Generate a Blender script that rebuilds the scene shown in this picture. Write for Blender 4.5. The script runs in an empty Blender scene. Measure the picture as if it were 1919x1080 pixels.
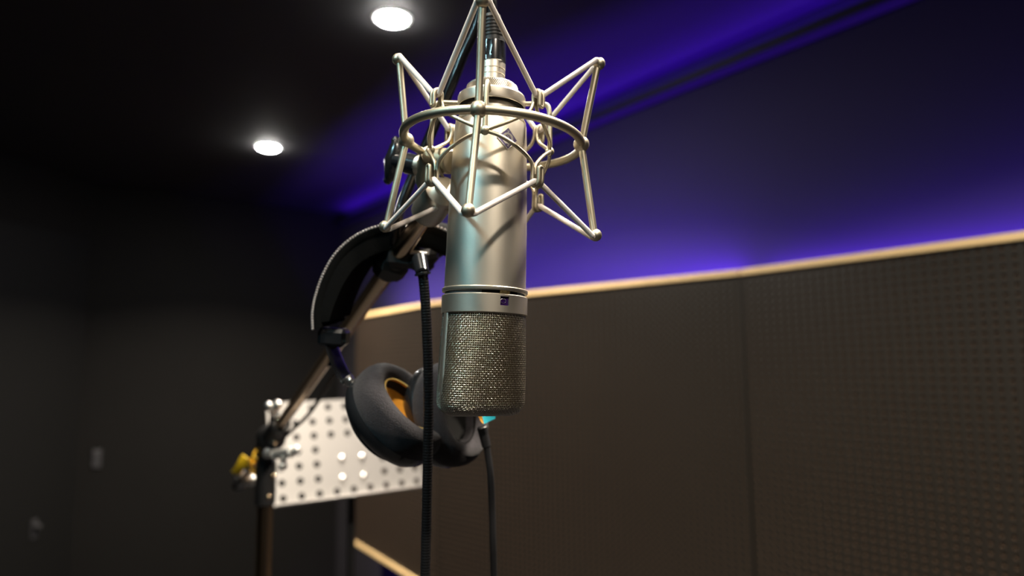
import bpy, math, random
from mathutils import Vector as V, Matrix, noise
PI = math.pi
random.seed(7)
SC = bpy.context.scene
COL = SC.collection

# ------------------------------------------------------------------ camera
F = 1280.0; TH = math.radians(6.2); RO = math.radians(-0.64); EYE = V((0, 0, 1.5))
fw = V((0, math.cos(TH), math.sin(TH))); up0 = V((0, -math.sin(TH), math.cos(TH))); r0 = V((1, 0, 0))
RT = math.cos(RO) * r0 + math.sin(RO) * up0
UP = -math.sin(RO) * r0 + math.cos(RO) * up0

def at(x, y, d):
    """world point seen at photo pixel x, y at depth d"""
    return EYE + d * (fw + (x - 959.5) / F * RT + (540 - y) / F * UP)

def atz(x, y, z):
    v = fw + (x - 959.5) / F * RT + (540 - y) / F * UP
    return EYE + v * ((z - EYE.z) / v.z)

def camdir(a, b, c):
    """direction from right, up, towards-the-camera components"""
    return (RT * a + UP * b - fw * c).normalized()

cd = bpy.data.cameras.new('camera'); cam = bpy.data.objects.new('camera', cd); COL.objects.link(cam)
cam.matrix_world = Matrix(((RT.x, UP.x, -fw.x, EYE.x), (RT.y, UP.y, -fw.y, EYE.y), (RT.z, UP.z, -fw.z, EYE.z), (0, 0, 0, 1)))
cd.sensor_width = 36; cd.lens = F / 1919 * 36; cd.clip_start = .01
cd.dof.use_dof = True; cd.dof.focus_distance = .425; cd.dof.aperture_fstop = 3.9; cd.dof.aperture_blades = 0
SC.camera = cam

# ------------------------------------------------------------------ materials
def mat(name, col, metal=0, rough=.5, sheen=0, coat=0, spec=.5, emit=None, est=0, nscale=0, namp=0, bump=0, bscale=200):
    m = bpy.data.materials.new(name); m.use_nodes = True
    nt = m.node_tree; b = nt.nodes['Principled BSDF']
    b.inputs['Base Color'].default_value = (*col, 1); b.inputs['Metallic'].default_value = metal
    b.inputs['Roughness'].default_value = rough; b.inputs['Specular IOR Level'].default_value = spec
    if sheen: b.inputs['Sheen Weight'].default_value = sheen; b.inputs['Sheen Roughness'].default_value = .5
    if coat: b.inputs['Coat Weight'].default_value = coat
    if emit: b.inputs['Emission Color'].default_value = (*emit, 1); b.inputs['Emission Strength'].default_value = est
    tc = nt.nodes.new('ShaderNodeTexCoord')
    if namp:
        n = nt.nodes.new('ShaderNodeTexNoise'); n.inputs['Scale'].default_value = nscale; n.inputs['Detail'].default_value = 4
        r = nt.nodes.new('ShaderNodeMapRange'); r.inputs['To Min'].default_value = 1 - namp; r.inputs['To Max'].default_value = 1 + namp
        mx = nt.nodes.new('ShaderNodeMix'); mx.data_type = 'RGBA'; mx.blend_type = 'MULTIPLY'; mx.inputs[0].default_value = 1
        mx.inputs[6].default_value = (*col, 1)
        nt.links.new(tc.outputs['Object'], n.inputs['Vector']); nt.links.new(n.outputs['Fac'], r.inputs['Value'])
        nt.links.new(r.outputs[0], mx.inputs[7]); nt.links.new(mx.outputs[2], b.inputs['Base Color'])
    if bump:
        n = nt.nodes.new('ShaderNodeTexNoise'); n.inputs['Scale'].default_value = bscale; n.inputs['Detail'].default_value = 2
        bp = nt.nodes.new('ShaderNodeBump'); bp.inputs['Strength'].default_value = bump; bp.inputs['Distance'].default_value = .001
        nt.links.new(tc.outputs['Object'], n.inputs['Vector']); nt.links.new(n.outputs['Fac'], bp.inputs['Height'])
        nt.links.new(bp.outputs[0], b.inputs['Normal'])
    return m

NICKEL = mat('satin nickel', (.70, .65, .56), 1, .42, bump=.05, bscale=4500)
WIRE = mat('satin nickel wire', (.52, .47, .36), 1, .46, bump=.03, bscale=4500)
MESHM = mat('woven nickel wire', (.74, .70, .62), 1, .28)
INNER = mat('fine bronze gauze', (.13, .088, .036), .7, .6, bump=.3, bscale=2500)
DARK = mat('black and painted shade', (.006, .006, .006), 0, .8, spec=.1)  # also carries the shade painted into the slot strip and the gasket
RUBBER = mat('black rubber', (.018, .018, .02), 0, .42, bump=.1, bscale=900)
BLACKM = mat('glossy black metal', (.012, .013, .015), .0, .22, coat=.4)
SATBLK = mat('satin black casting', (.012, .012, .013), 0, .45)
ELAST = mat('pale braided elastic', (.74, .68, .65), 0, .85, sheen=.3, bump=.35, bscale=3000)
PURPLE = mat('violet enamel', (.20, .17, .36), .6, .3)
PURDK = mat('deep violet plate', (.022, .006, .065), 0, .7, spec=.05)
SILVER = mat('bright silver', (.88, .86, .84), 1, .33)
GOLD = mat('gilded contacts', (.85, .66, .32), 1, .3)
CHROME = mat('warm chrome tube', (.92, .70, .48), 1, .17)
BRUSHED = mat('brushed bright steel', (.9, .88, .85), .9, .55)
GOOSE = mat('black sprung steel', (.008, .008, .009), 0, .33)
CORD = mat('black cable jacket', (.005, .005, .006), 0, .25)
VELOUR = mat('charcoal velour', (.019, .0165, .021), 0, .95, sheen=.12, nscale=450, namp=.75, bump=.9, bscale=1300)
ORANGE = mat('orange cloth', (.85, .36, .03), 0, .8, nscale=90, namp=.25)
CYAN = mat('cyan cloth', (.03, .55, .68), 0, .7)
LEATHER = mat('black leatherette', (.003, .003, .003), 0, .75, spec=.04, bump=.3, bscale=500)
BEAD = mat('grey stitched piping', (.35, .33, .33), .1, .35)
WHITEM = mat('light grey sheet metal', (.50, .485, .47), .75, .45, nscale=12, namp=.06)
PALEW = mat('pale plywood edge', (.92, .66, .33), 0, .5, nscale=25, namp=.12)
PANEL = mat('dark brown panel film', (.0175, .0142, .0112), 0, .38, nscale=3, namp=.12, spec=.6)
BORE = mat('raw fibreboard in holes', (.13, .078, .048), 0, .8)
WALLR = mat('charcoal wall paint', (.022, .020, .026), 0, .85, nscale=6, namp=.06, bump=.1, bscale=300)
WALLB = mat('dark grey wall cloth', (.0105, .0100, .0097), 0, .85, spec=.12, nscale=4, namp=.1, bump=.2, bscale=500)
DOORM = mat('dark grey door paint', (.0065, .0065, .0065), 0, .7, spec=.2)
CEILM = mat('black ceiling paint', (.022, .022, .024), 0, .8, bump=.1, bscale=300)
FLOORM = mat('dark carpet', (.02, .02, .022), 0, .95, nscale=300, namp=.3, bump=.5, bscale=900)
LIPM = mat('black cove lip', (.006, .006, .008), 0, .6)
YELLOW = mat('yellow strap', (.80, .52, .01), 0, .6)
PLATE = mat('grey plastic plate', (.045, .045, .05), 0, .5)
BEZEL = mat('white lamp bezel', (.75, .75, .75), 0, .4)
LAMP = mat('lit lamp diffuser', (1, 1, 1), 0, .5, emit=(1, .965, .90), est=520)
KNURL = bpy.data.materials.new('knurled nickel')

def make_knurl(m):
    m.use_nodes = True; nt = m.node_tree; b = nt.nodes['Principled BSDF']
    b.inputs['Base Color'].default_value = (.74, .69, .6, 1); b.inputs['Metallic'].default_value = 1; b.inputs['Roughness'].default_value = .35
make_knurl(KNURL)

# ------------------------------------------------------------------ mesh builder
class MB:
    def __init__(s): s.v = []; s.f = []; s.mi = []; s.m = 0
    def add(s, vs, fs):
        o = len(s.v); s.v += [tuple(p) for p in vs]
        s.f += [tuple(i + o for i in f) for f in fs]; s.mi += [s.m] * len(fs)
    def box(s, c, size, R=None, bev=0.0):
        c = V(c); hx, hy, hz = [q / 2 for q in size]
        R = R or Matrix.Identity(3)
        b = min(bev, hx * .9, hy * .9, hz * .9)
        if b <= 0:
            vs = [c + R @ V((x, y, z)) for x in (-hx, hx) for y in (-hy, hy) for z in (-hz, hz)]
            s.add(vs, [(0, 1, 3, 2), (4, 6, 7, 5), (0, 4, 5, 1), (2, 3, 7, 6), (0, 2, 6, 4), (1, 5, 7, 3)]); return
        vs = []; idx = {}
        for sx in (-1, 1):
            for sy in (-1, 1):
                for sz in (-1, 1):
                    for k in range(3):
                        p = [sx * (hx - b), sy * (hy - b), sz * (hz - b)]
                        p[k] = (sx * hx, sy * hy, sz * hz)[k]
                        idx[(sx, sy, sz, k)] = len(vs); vs.append(c + R @ V(p))
        fs = []
        for k in range(3):
            a, d = [(1, 2), (2, 0), (0, 1)][k]
            for sg in (-1, 1):
                q = []
                for (u, w) in ((-1, -1), (1, -1), (1, 1), (-1, 1)):
                    t = [0, 0, 0]; t[k] = sg; t[a] = u; t[d] = w; q.append(idx[(*t, k)])
                fs.append(tuple(q if sg > 0 else q[::-1]))
        for k in range(3):
            a, d = [(1, 2), (2, 0), (0, 1)][k]
            for u in (-1, 1):
                for w in (-1, 1):
                    t1 = [0, 0, 0]; t1[a] = u; t1[d] = w; t2 = list(t1); t1[k] = -1; t2[k] = 1
                    fs.append((idx[(*t1, a)], idx[(*t2, a)], idx[(*t2, d)], idx[(*t1, d)]))
        for sx in (-1, 1):
            for sy in (-1, 1):
                for sz in (-1, 1): fs.append(tuple(idx[(sx, sy, sz, k)] for k in range(3)))
        s.add(vs, fs)
    def tube(s, pts, r, seg=12, closed=False, caps=True, flat=None):
        """flat = (normal hint, a, b): elliptical section with half sizes a (along hint) and b"""
        P = [V(p) for p in pts]; n = len(P)
        T = []
        for i in range(n):
            if closed: t = P[(i + 1) % n] - P[i - 1]
            else: t = P[min(i + 1, n - 1)] - P[max(i - 1, 0)]
            T.append(t.normalized())
        N = T[0].orthogonal().normalized()
        if flat: N = (flat[0] - T[0] * flat[0].dot(T[0])).normalized()
        fr = []
        for i in range(n):
            N = (N - T[i] * N.dot(T[i]))
            N = N.normalized() if N.length > 1e-9 else T[i].orthogonal().normalized()
            if flat: N = (flat[0] - T[i] * flat[0].dot(T[i])).normalized()
            fr.append((N.copy(), T[i].cross(N)))
        twist = 0
        if closed and not flat:
            N2 = fr[-1][0] - T[0] * fr[-1][0].dot(T[0]); N2.normalize()
            twist = math.atan2(N2.dot(fr[0][1]), N2.dot(fr[0][0]))
        vs = []
        for i in range(n):
            a, b = fr[i]; rr = r[i] if isinstance(r, (list, tuple)) else r
            off = -twist * i / n
            for k in range(seg):
                th = 2 * PI * k / seg + off
                if flat: vs.append(P[i] + a * math.cos(th) * flat[1] + b * math.sin(th) * flat[2])
                else: vs.append(P[i] + (a * math.cos(th) + b * math.sin(th)) * rr)
        fs = []
        for i in range(n if closed else n - 1):
            j = (i + 1) % n
            for k in range(seg):
                l = (k + 1) % seg
                fs.append((i * seg + k, i * seg + l, j * seg + l, j * seg + k))
        if not closed and caps:
            fs.append(tuple(range(seg))[::-1]); fs.append(tuple((n - 1) * seg + k for k in range(seg)))
        s.add(vs, fs)
    def lathe(s, prof, seg=64, M=None, ex=1, ey=1, capb=True, capt=True):
        M = M or Matrix.Identity(4); vs = []; fs = []
        for (r, z) in prof:
            for k in range(seg):
                t = 2 * PI * k / seg; vs.append(M @ V((r * ex * math.cos(t), r * ey * math.sin(t), z)))
        n = len(prof)
        for i in range(n - 1):
            for k in range(seg):
                l = (k + 1) % seg; fs.append((i * seg + k, i * seg + l, (i + 1) * seg + l, (i + 1) * seg + k))
        if capb: fs.append(tuple(range(seg))[::-1])
        if capt: fs.append(tuple((n - 1) * seg + k for k in range(seg)))
        s.add(vs, fs)
    def ball(s, c, r, seg=16, sc=(1, 1, 1)):
        c = V(c); pr = []
        n = seg // 2
        vs = [c + V((0, 0, -r * sc[2]))]; fs = []
        for i in range(1, n):
            p = -PI / 2 + PI * i / n
            for k in range(seg):
                t = 2 * PI * k / seg
                vs.append(c + V((r * math.cos(p) * math.cos(t) * sc[0], r * math.cos(p) * math.sin(t) * sc[1], r * math.sin(p) * sc[2])))
        vs.append(c + V((0, 0, r * sc[2])))
        for k in range(seg):
            l = (k + 1) % seg; fs.append((0, 1 + l, 1 + k)); fs.append((len(vs) - 1, 1 + (n - 2) * seg + k, 1 + (n - 2) * seg + l))
        for i in range(n - 2):
            for k in range(seg):
                l = (k + 1) % seg; fs.append((1 + i * seg + k, 1 + i * seg + l, 1 + (i + 1) * seg + l, 1 + (i + 1) * seg + k))
        s.add(vs, fs)
    def cyl(s, a, b, r, seg=24, r2=None, bev=0.0):
        a = V(a); b = V(b); z = (b - a); L = z.length; M = frame_to(a, z)
        r2 = r if r2 is None else r2
        pr = [(r, 0), (r2, L)] if not bev else [(r - bev, 0), (r, bev), (r2, L - bev), (r2 - bev, L)]
        s.lathe(pr, seg, M)
    def build(s, name, mats, parent=None, smooth=True, M=None, angle=38):
        me = bpy.data.meshes.new(name); me.from_pydata(s.v, [], s.f)
        if not isinstance(mats, (list, tuple)): mats = [mats]
        for m in mats: me.materials.append(m)
        if len(mats) > 1: me.polygons.foreach_set('material_index', s.mi)
        me.update()
        if smooth:
            me.polygons.foreach_set('use_smooth', [True] * len(me.polygons))
            try: me.set_sharp_from_angle(angle=math.radians(angle))
            except Exception: pass
        o = bpy.data.objects.new(name, me); COL.objects.link(o)
        if parent is not None: o.parent = parent
        if M is not None: o.matrix_local = M
        return o

def frame_to(o, z, xh=None):
    z = V(z).normalized()
    x = V(xh) if xh is not None else z.orthogonal()
    x = (x - z * x.dot(z)).normalized(); y = z.cross(x)
    return Matrix(((x.x, y.x, z.x, o[0]), (x.y, y.y, z.y, o[1]), (x.z, y.z, z.z, o[2]), (0, 0, 0, 1)))

def spline(pts, n=8, closed=False):
    P = [V(p) for p in pts]; out = []; m = len(P)
    rng = m if closed else m - 1
    for i in range(rng):
        if closed: a, b, c, d = P[i - 1], P[i], P[(i + 1) % m], P[(i + 2) % m]
        else:
            b, c = P[i], P[i + 1]; a = P[i - 1] if i else b * 2 - c; d = P[i + 2] if i + 2 < m else c * 2 - b
        for k in range(n):
            t = k / n
            out.append(.5 * ((2 * b) + (c - a) * t + (2 * a - 5 * b + 4 * c - d) * t * t + (3 * b - a - 3 * c + d) * t ** 3))
    if not closed: out.append(P[-1])
    return out

def tag(o, label, cat=None, group=None, kind=None):
    if label: o['label'] = label
    if cat: o['category'] = cat
    if group: o['group'] = group
    if kind: o['kind'] = kind
    return o

def empty(name, M):
    o = bpy.data.objects.new(name, None); o.empty_display_size = .02; COL.objects.link(o)
    if isinstance(M, V): M = Matrix.Translation(M)
    o.matrix_world = M; return o

def to_local(root, mb):
    """mb was filled with world points: bring it into root's own space"""
    I = root.matrix_basis.inverted(); mb.v = [tuple(I @ V(p)) for p in mb.v]; return mb

def struct(name, mb, m, smooth=False, label=None):
    o = mb.build(name, m, None, smooth); o['kind'] = 'structure'
    if label: o['label'] = label
    return o

# ------------------------------------------------------------------ the room
CEIL = EYE.z + .94; LIP = EYE.z + .88
W0 = V((.2866, 2.4686)); W1 = V((.9531, 1.6029)); wd = (W1 - W0).normalized(); wn = V((-wd.y, wd.x)) * -1   # wn points into the room
cornerBR = W0 - wd * 2.22
bd = V((-.811, -.585)).normalized()
cornerBL = V((-2.15, 3.45))
bd = (cornerBL - cornerBR).normalized()
ld = V((-.09, -.48)).normalized()
cornerFL = cornerBL + ld * 5.6
cornerFR = W1 + wd * 3.2
def P3(p, z): return V((p[0], p[1], z))
def wallmb(a, b, z0, z1, th, mb=None):
    """vertical slab from a to b; thickness goes to the right-hand side away from the room"""
    mb = mb or MB(); d = (b - a).normalized(); n = V((d.y, -d.x)) * th
    q = [a, b, b + n, a + n]
    mb.add([P3(p, z0) for p in q] + [P3(p, z1) for p in q], [(0, 1, 2, 3), (7, 6, 5, 4), (0, 4, 5, 1), (1, 5, 6, 2), (2, 6, 7, 3), (3, 7, 4, 0)])
    return mb
poly = [cornerBR, cornerBL, cornerFL, cornerFR]
# room polygon is counter-clockwise seen from above, so outside is on the right of each edge
struct('wall_back', wallmb(cornerBR, cornerBL, 0, CEIL, .1), WALLB)
struct('wall_left', wallmb(cornerBL, cornerFL, 0, CEIL, .1), WALLB)
struct('wall_front', wallmb(cornerFL, cornerFR, 0, CEIL, .1), WALLB)
struct('wall_right', wallmb(cornerFR, cornerBR, 0, CEIL, .1), WALLR)
def slab(z0, z1):
    mb = MB(); c = sum(poly, V((0, 0))) / 4; q = [p + (p - c).normalized() * .16 for p in poly]
    mb.add([P3(p, z0) for p in q] + [P3(p, z1) for p in q], [(3, 2, 1, 0), (4, 5, 6, 7)] + [(i, (i + 1) % 4, (i + 1) % 4 + 4, i + 4) for i in range(4)]); return mb
struct('floor', slab(-.1, 0), FLOORM); struct('ceiling', slab(CEIL, CEIL + .1), CEILM)
# cove lip along the right wall: dark batten with a thin reveal below it
def along_wall(off0, off1, z0, z1, s0=.03, s1=None):
    a = cornerBR + wd * s0; L = (cornerFR - cornerBR).length - .03 if s1 is None else s1
    b = cornerBR + wd * L; mb = MB()
    q = [a + wn * off0, b + wn * off0, b + wn * off1, a + wn * off1]
    mb.add([P3(p, z0) for p in q] + [P3(p, z1) for p in q], [(0, 1, 2, 3), (7, 6, 5, 4), (0, 4, 5, 1), (1, 5, 6, 2), (2, 6, 7, 3), (3, 7, 4, 0)])
    return mb
struct('trim_1', along_wall(.048, .060, LIP - .024, LIP), LIPM)
struct('trim_2', along_wall(0, .048, LIP - .022, LIP - .014), WALLR)

# ------------------------------------------------------------------ lights
def area(name, loc, z, x, sx, sy, power, col, spread=180):
    ld_ = bpy.data.lights.new(name, 'AREA'); ld_.shape = 'RECTANGLE'; ld_.size = sx; ld_.size_y = sy
    ld_.energy = power; ld_.color = col; ld_.spread = math.radians(spread)
    o = bpy.data.objects.new(name, ld_); COL.objects.link(o)
    o.matrix_world = frame_to(loc, -V(z), V(x)); return o
BLUE = (.115, .02, 1)
# cove strip lying on the lip, shining up at the ceiling
wdl = P3(wd, 0); wnl = P3(wn, 0)
Lw = (cornerFR - cornerBR).length - .3
area('cove_light', P3(cornerBR + wd * (Lw / 2 + .1) + wn * .024, LIP - .008), V((0, 0, 1)) + wnl * .1, wdl, Lw, .012, 9.0, (.085, .010, 1))

# ------------------------------------------------------------------ downlights
def make_downlight(p):
    root = empty('ceiling_downlight', V((p[0], p[1], CEIL)))
    mb = MB(); mb.lathe([(.042, 0), (.053, 0), (.0525, -.003), (.0445, -.005), (.042, -.003)], 48, capb=False, capt=False)
    mb.build('bezel', BEZEL, root)
    mb = MB(); mb.lathe([(.0425, -.0005), (.042, -.005), (.039, -.0085), (.025, -.0105), (.001, -.011)], 48, capb=False)
    mb.build('diffuser', LAMP, root); return root
d1 = atz(735, 33, CEIL); d2 = atz(503, 275, CEIL)
D = [make_downlight(d1), make_downlight(d2)]
tag(D[0], 'larger and nearer of two glowing round downlights, beside the top of the shock mount', 'ceiling light', 'round ceiling downlights')
tag(D[1], 'smaller and farther glowing round downlight, over the dark back wall', 'ceiling light', 'round ceiling downlights')

# ------------------------------------------------------------------ perforated acoustic panels
def perf_cells(mb, w, h, px, pz, dia, depth, N=8, skip=None, through=False, x0=0, z0=0):
    """perforated face in the local x-z plane, front at y=0, holes go to +y"""
    nx = int(w / px); nz = int(h / pz); mx = (w - nx * px) / 2; mz = (h - nz * pz) / 2
    for i in range(nx):
        for j in range(nz):
            cx = x0 + mx + (i + .5) * px; cz = z0 + mz + (j + .5) * pz; hx, hz = px / 2, pz / 2
            if skip and skip(i, j):
                mb.m = 0; mb.add([(cx - hx, 0, cz - hz), (cx + hx, 0, cz - hz), (cx + hx, 0, cz + hz), (cx - hx, 0, cz + hz)], [(0, 1, 2, 3)])
                if through: mb.add([(cx - hx, depth, cz - hz), (cx + hx, depth, cz - hz), (cx + hx, depth, cz + hz), (cx - hx, depth, cz + hz)], [(3, 2, 1, 0)])
                continue
            sq = [(hx, 0), (hx, hz), (0, hz), (-hx, hz), (-hx, 0), (-hx, -hz), (0, -hz), (hx, -hz)]
            ci = [(dia / 2 * math.cos(k * PI / 4), dia / 2 * math.sin(k * PI / 4)) for k in range(8)]
            vs = [(cx + a, 0, cz + b) for a, b in sq] + [(cx + a, 0, cz + b) for a, b in ci] + [(cx + a, depth, cz + b) for a, b in ci]
            mb.m = 0; mb.add(vs, [(k, k + 8, (k + 1) % 8 + 8, (k + 1) % 8) for k in range(8)])
            o = len(mb.v) - 24; mb.m = 1
            for k in range(8):
                mb.f.append((o + 8 + k, o + 16 + k, o + 16 + (k + 1) % 8, o + 8 + (k + 1) % 8)); mb.mi.append(1)
            if not through: mb.f.append(tuple(o + 16 + k for k in range(8))); mb.mi.append(1)
            else:
                mb.m = 0; mb.add([(cx + a, depth, cz + b) for a, b in sq] + [(cx + a, depth, cz + b) for a, b in ci], [((k + 1) % 8, (k + 1) % 8 + 8, k + 8, k) for k in range(8)])
    # plain margins round the field
    mb.m = 0
    for (a, b, c, d) in ((0, w, 0, mz), (0, w, h - mz, h), (0, mx, mz, h - mz), (w - mx, w, mz, h - mz)):
        if b - a > 1e-6 and d - c > 1e-6:
            mb.add([(x0 + a, 0, z0 + c), (x0 + b, 0, z0 + c), (x0 + b, 0, z0 + d), (x0 + a, 0, z0 + d)], [(0, 1, 2, 3)])
            if through: mb.add([(x0 + a, depth, z0 + c), (x0 + b, depth, z0 + c), (x0 + b, depth, z0 + d), (x0 + a, depth, z0 + d)], [(3, 2, 1, 0)])
TOPZ = EYE.z + .25; BOTZ = EYE.z - .887
pts = [V((-.804, 3.519)), V((-.300, 2.735)), V((.640, 1.886))]
p3e = pts[2] + (V((1.031, 1.355)) - pts[2]).normalized() * 1.22
pts.append(p3e)
plabels = ['brown perforated acoustic panel farthest away, behind the headphones and music stand',
           'middle brown perforated acoustic panel, directly behind the microphone grille',
           'nearest brown perforated acoustic panel, at the right edge of the photo']
EDGE = .017; TK = .030
for k in range(3):
    a, b = pts[k], pts[k + 1]; d = (b - a).normalized(); L = (b - a).length - .004
    # local x runs along the panel, local y away from the room
    nn = V((-d.y, d.x)); nn = nn if nn.dot(wn) < 0 else -nn
    M = Matrix(((d.x, nn.x, 0, a.x), (d.y, nn.y, 0, a.y), (0, 0, 1, BOTZ), (0, 0, 0, 1)))
    root = empty('acoustic_panel', M)
    tag(root, plabels[k], 'wall panel', 'perforated acoustic panels on the right wall')
    H = TOPZ - BOTZ; mb = MB()
    perf_cells(mb, L, H - 2 * EDGE, .0215, .0193, .0098, .0075, x0=0, z0=EDGE)
    mb.build('perforated_board', [PANEL, BORE], root, smooth=False)
    mb = MB(); mb.box((L / 2, TK / 2 + .009, H / 2), (L, TK - .014, H - 2 * EDGE - .0))
    mb2 = MB(); mb2.box((L / 2, .0285, H / 2), (L, .009, H - 2 * EDGE)); mb2.build('backing_board', BORE, root, smooth=False)
    for zc, lb in ((H - EDGE / 2, None), (EDGE / 2, None)):
        mb = MB(); mb.box((L / 2, TK / 2 - .004, zc), (L, TK + .008, EDGE), bev=.0012)
        e = mb.build('wooden_edge', PALEW, root, smooth=False); e['label'] = 'pale plywood edge strip'
    # LED strips behind the panel, top and bottom
    A3 = M @ V((L / 2, .045, H - .03))
    area('led_light', A3, V((0, 0, 1)) + P3(nn, 0) * .5, P3(d, 0), L - .05, .012, (12, 11, 6)[k] * L, BLUE)
    A3 = M @ V((L / 2, .045, .03))
    area('led_light', A3, V((0, 0, -1)) + P3(nn, 0) * .5, P3(d, 0), L - .05, .012, 2.0 * L, BLUE)
    # standoff battens carrying the panel on the wall
    mid = M @ V((L / 2, TK, 0)); dist = (V((mid.x, mid.y)) - W0).dot(wn)
    for xx in (.12, L - .12):
        c = M @ V((xx, .033, 0)); cc = V((c.x, c.y)); h = (cc - W0).dot(wn); t = h / max(.2, -nn.dot(wn) * 1.0)
        mb = MB(); mb.box((xx, .033 + t / 2 - .004, H / 2), (.04, t - .004, .06)); mb.build('standoff', SATBLK, root, smooth=False)

# ------------------------------------------------------------------ door, switch plate on the back left
def wall_M(a, d, s, z):
    """matrix on a wall: x along the wall, y into the room"""
    n = V((-d.y, d.x)); p = a + d * s
    return Matrix(((d.x, n.x, 0, p.x), (d.y, n.y, 0, p.y), (0, 0, 1, z), (0, 0, 0, 1)))
DT = 2.14
Md = wall_M(cornerBL, ld, 0, 0)
mb = MB(); mb.box((.04 + .46, .012, DT / 2 + .004), (.92, .024, DT - .008), bev=.002)
dr = mb.build('door_1', DOORM, None, False); dr.matrix_world = Md; dr['kind'] = 'structure'
mb = MB(); mb.box((0, 0, 0), (.034, .006, .085), bev=.002); mb.cyl((0, .003, .012), (0, .03, .012), .011, bev=.002)
hpx = None
def ray_wall(px, py, a, d, off=0):
    v = fw + (px - 959.5) / F * RT + (540 - py) / F * UP; n = V((-d.y, d.x)); a = a + n * off
    t = (a - V((0, 0))).dot(n) / (V((v.x, v.y)).dot(n)); p = EYE + v * t; s = (V((p.x, p.y)) - a).dot(d); return s, p.z
s_, z_ = ray_wall(65, 992, cornerBL, ld, .03)
hd = mb.build('door_handle', PLATE, dr, True); hd.matrix_local = Matrix.Translation((s_, .0275, z_))
s_, z_ = ray_wall(181, 860, cornerBL, -bd)
s_ = max(s_, .05)
sw = empty('wall_switch', wall_M(cornerBR, bd, (cornerBL - cornerBR).length - s_, z_))
tag(sw, 'small grey switch plate on the dark back wall, left side', 'switch')
mb = MB(); mb.box((0, .005, 0), (.042, .010, .09), bev=.003); mb.build('plate', PLATE, sw)
mb = MB(); mb.box((0, .0115, .012), (.026, .005, .04), bev=.002); mb.build('rocker', PLATE, sw)

# ------------------------------------------------------------------ microphone frame
def mframe(ox, dy, oz, lx, ly):
    a = V((lx, ly, 1)).normalized(); x = V((1, 0, 0)); x = (x - a * x.dot(a)).normalized(); y = a.cross(x)
    o = V((ox, dy, oz)) + V((0, 0, EYE.z))
    return Matrix(((x.x, y.x, a.x, o.x), (x.y, y.y, a.y, o.y), (x.z, y.z, a.z, o.z), (0, 0, 0, 1)))
MP = mframe(-.01806, .44635, .03953, .04124, .00544)
MQ = mframe(-.01806 - .00153, .4463, .03953, .04124 + .02918, .00544 - .0063)
def cyp(r, az, z): return V((r * math.sin(az), -r * math.cos(az), z))

mic = empty('studio_microphone', MP)
tag(mic, 'upside-down satin nickel studio condenser microphone with a woven wire grille, hanging in the shock mount', 'microphone')
AZF = math.radians(29)      # direction the front of the microphone faces
# body
mb = MB()
mb.lathe([(.0262, .0052), (.0279, .0054), (.0281, .0060), (.0281, .0074), (.0277, .0079), (.0268, .0081), (.0267, .012), (.0264, .045), (.0255, .08), (.0247, .105),
          (.0241, .1185), (.0239, .1190), (.0234, .1193), (.0234, .1200), (.0238, .1203), (.0237, .1214), (.0230, .1226), (.0215, .1233), (.0195, .1235), (.0190, .1245), (.0188, .136)], 128)
mb.build('body', NICKEL, mic, angle=25)
# slot between body and collar: pale liner, with a dark strip painted for the unlit opening at the front
mb = MB(); mb.lathe([(.0262, .0030), (.0262, .0056)], 96, capb=False, capt=False); mb.build('slot_liner', [mat('slot liner', (.12, .15, .18), .6, .4)], mic)
mb = MB(); mb.lathe([(.026, .0030), (.026, .0056)], 12, capb=False, capt=False); mb.v = []; mb.f = []; mb.mi = []
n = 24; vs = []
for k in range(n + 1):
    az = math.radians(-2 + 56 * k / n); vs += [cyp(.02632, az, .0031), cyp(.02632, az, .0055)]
mb.add(vs, [(2 * k, 2 * k + 2, 2 * k + 3, 2 * k + 1) for k in range(n)]); mb.build('slot_shade_strip', DARK, mic)
mb = MB()
for k in range(6):
    az = AZF + math.radians(-5.5 + 2.5 * k)
    R3 = Matrix.Rotation(az, 3, 'Z'); mb.box(cyp(.0271, az, .0044), (.0010, .0016, .0018), R3, .0002)
mb.build('contact_teeth', GOLD, mic)
# collar with window
mb = MB(); nseg = 144; zs = [-.0087, -.0083, -.0041, .0016, .0028, .0032]; rs = [.0277, .0281, .0281, .0281, .0281, .0277]
step = 2 * PI / nseg; wins = 2.75
for i in range(len(zs)):
    for k in range(nseg): mb.v.append(tuple(cyp(rs[i], AZF + step * (k + .5), zs[i])))
for i in range(len(zs) - 1):
    for k in range(nseg):
        if i == 2 and (k in (0, 1, nseg - 1, nseg - 2, nseg - 3)): continue
        mb.f.append((i * nseg + k, i * nseg + (k + 1) % nseg, (i + 1) * nseg + (k + 1) % nseg, (i + 1) * nseg + k)); mb.mi.append(0)
mb.f.append(tuple(range(nseg))[::-1]); mb.mi.append(0)
mb.f.append(tuple((len(zs) - 1) * nseg + k for k in range(nseg))); mb.mi.append(0)
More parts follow.
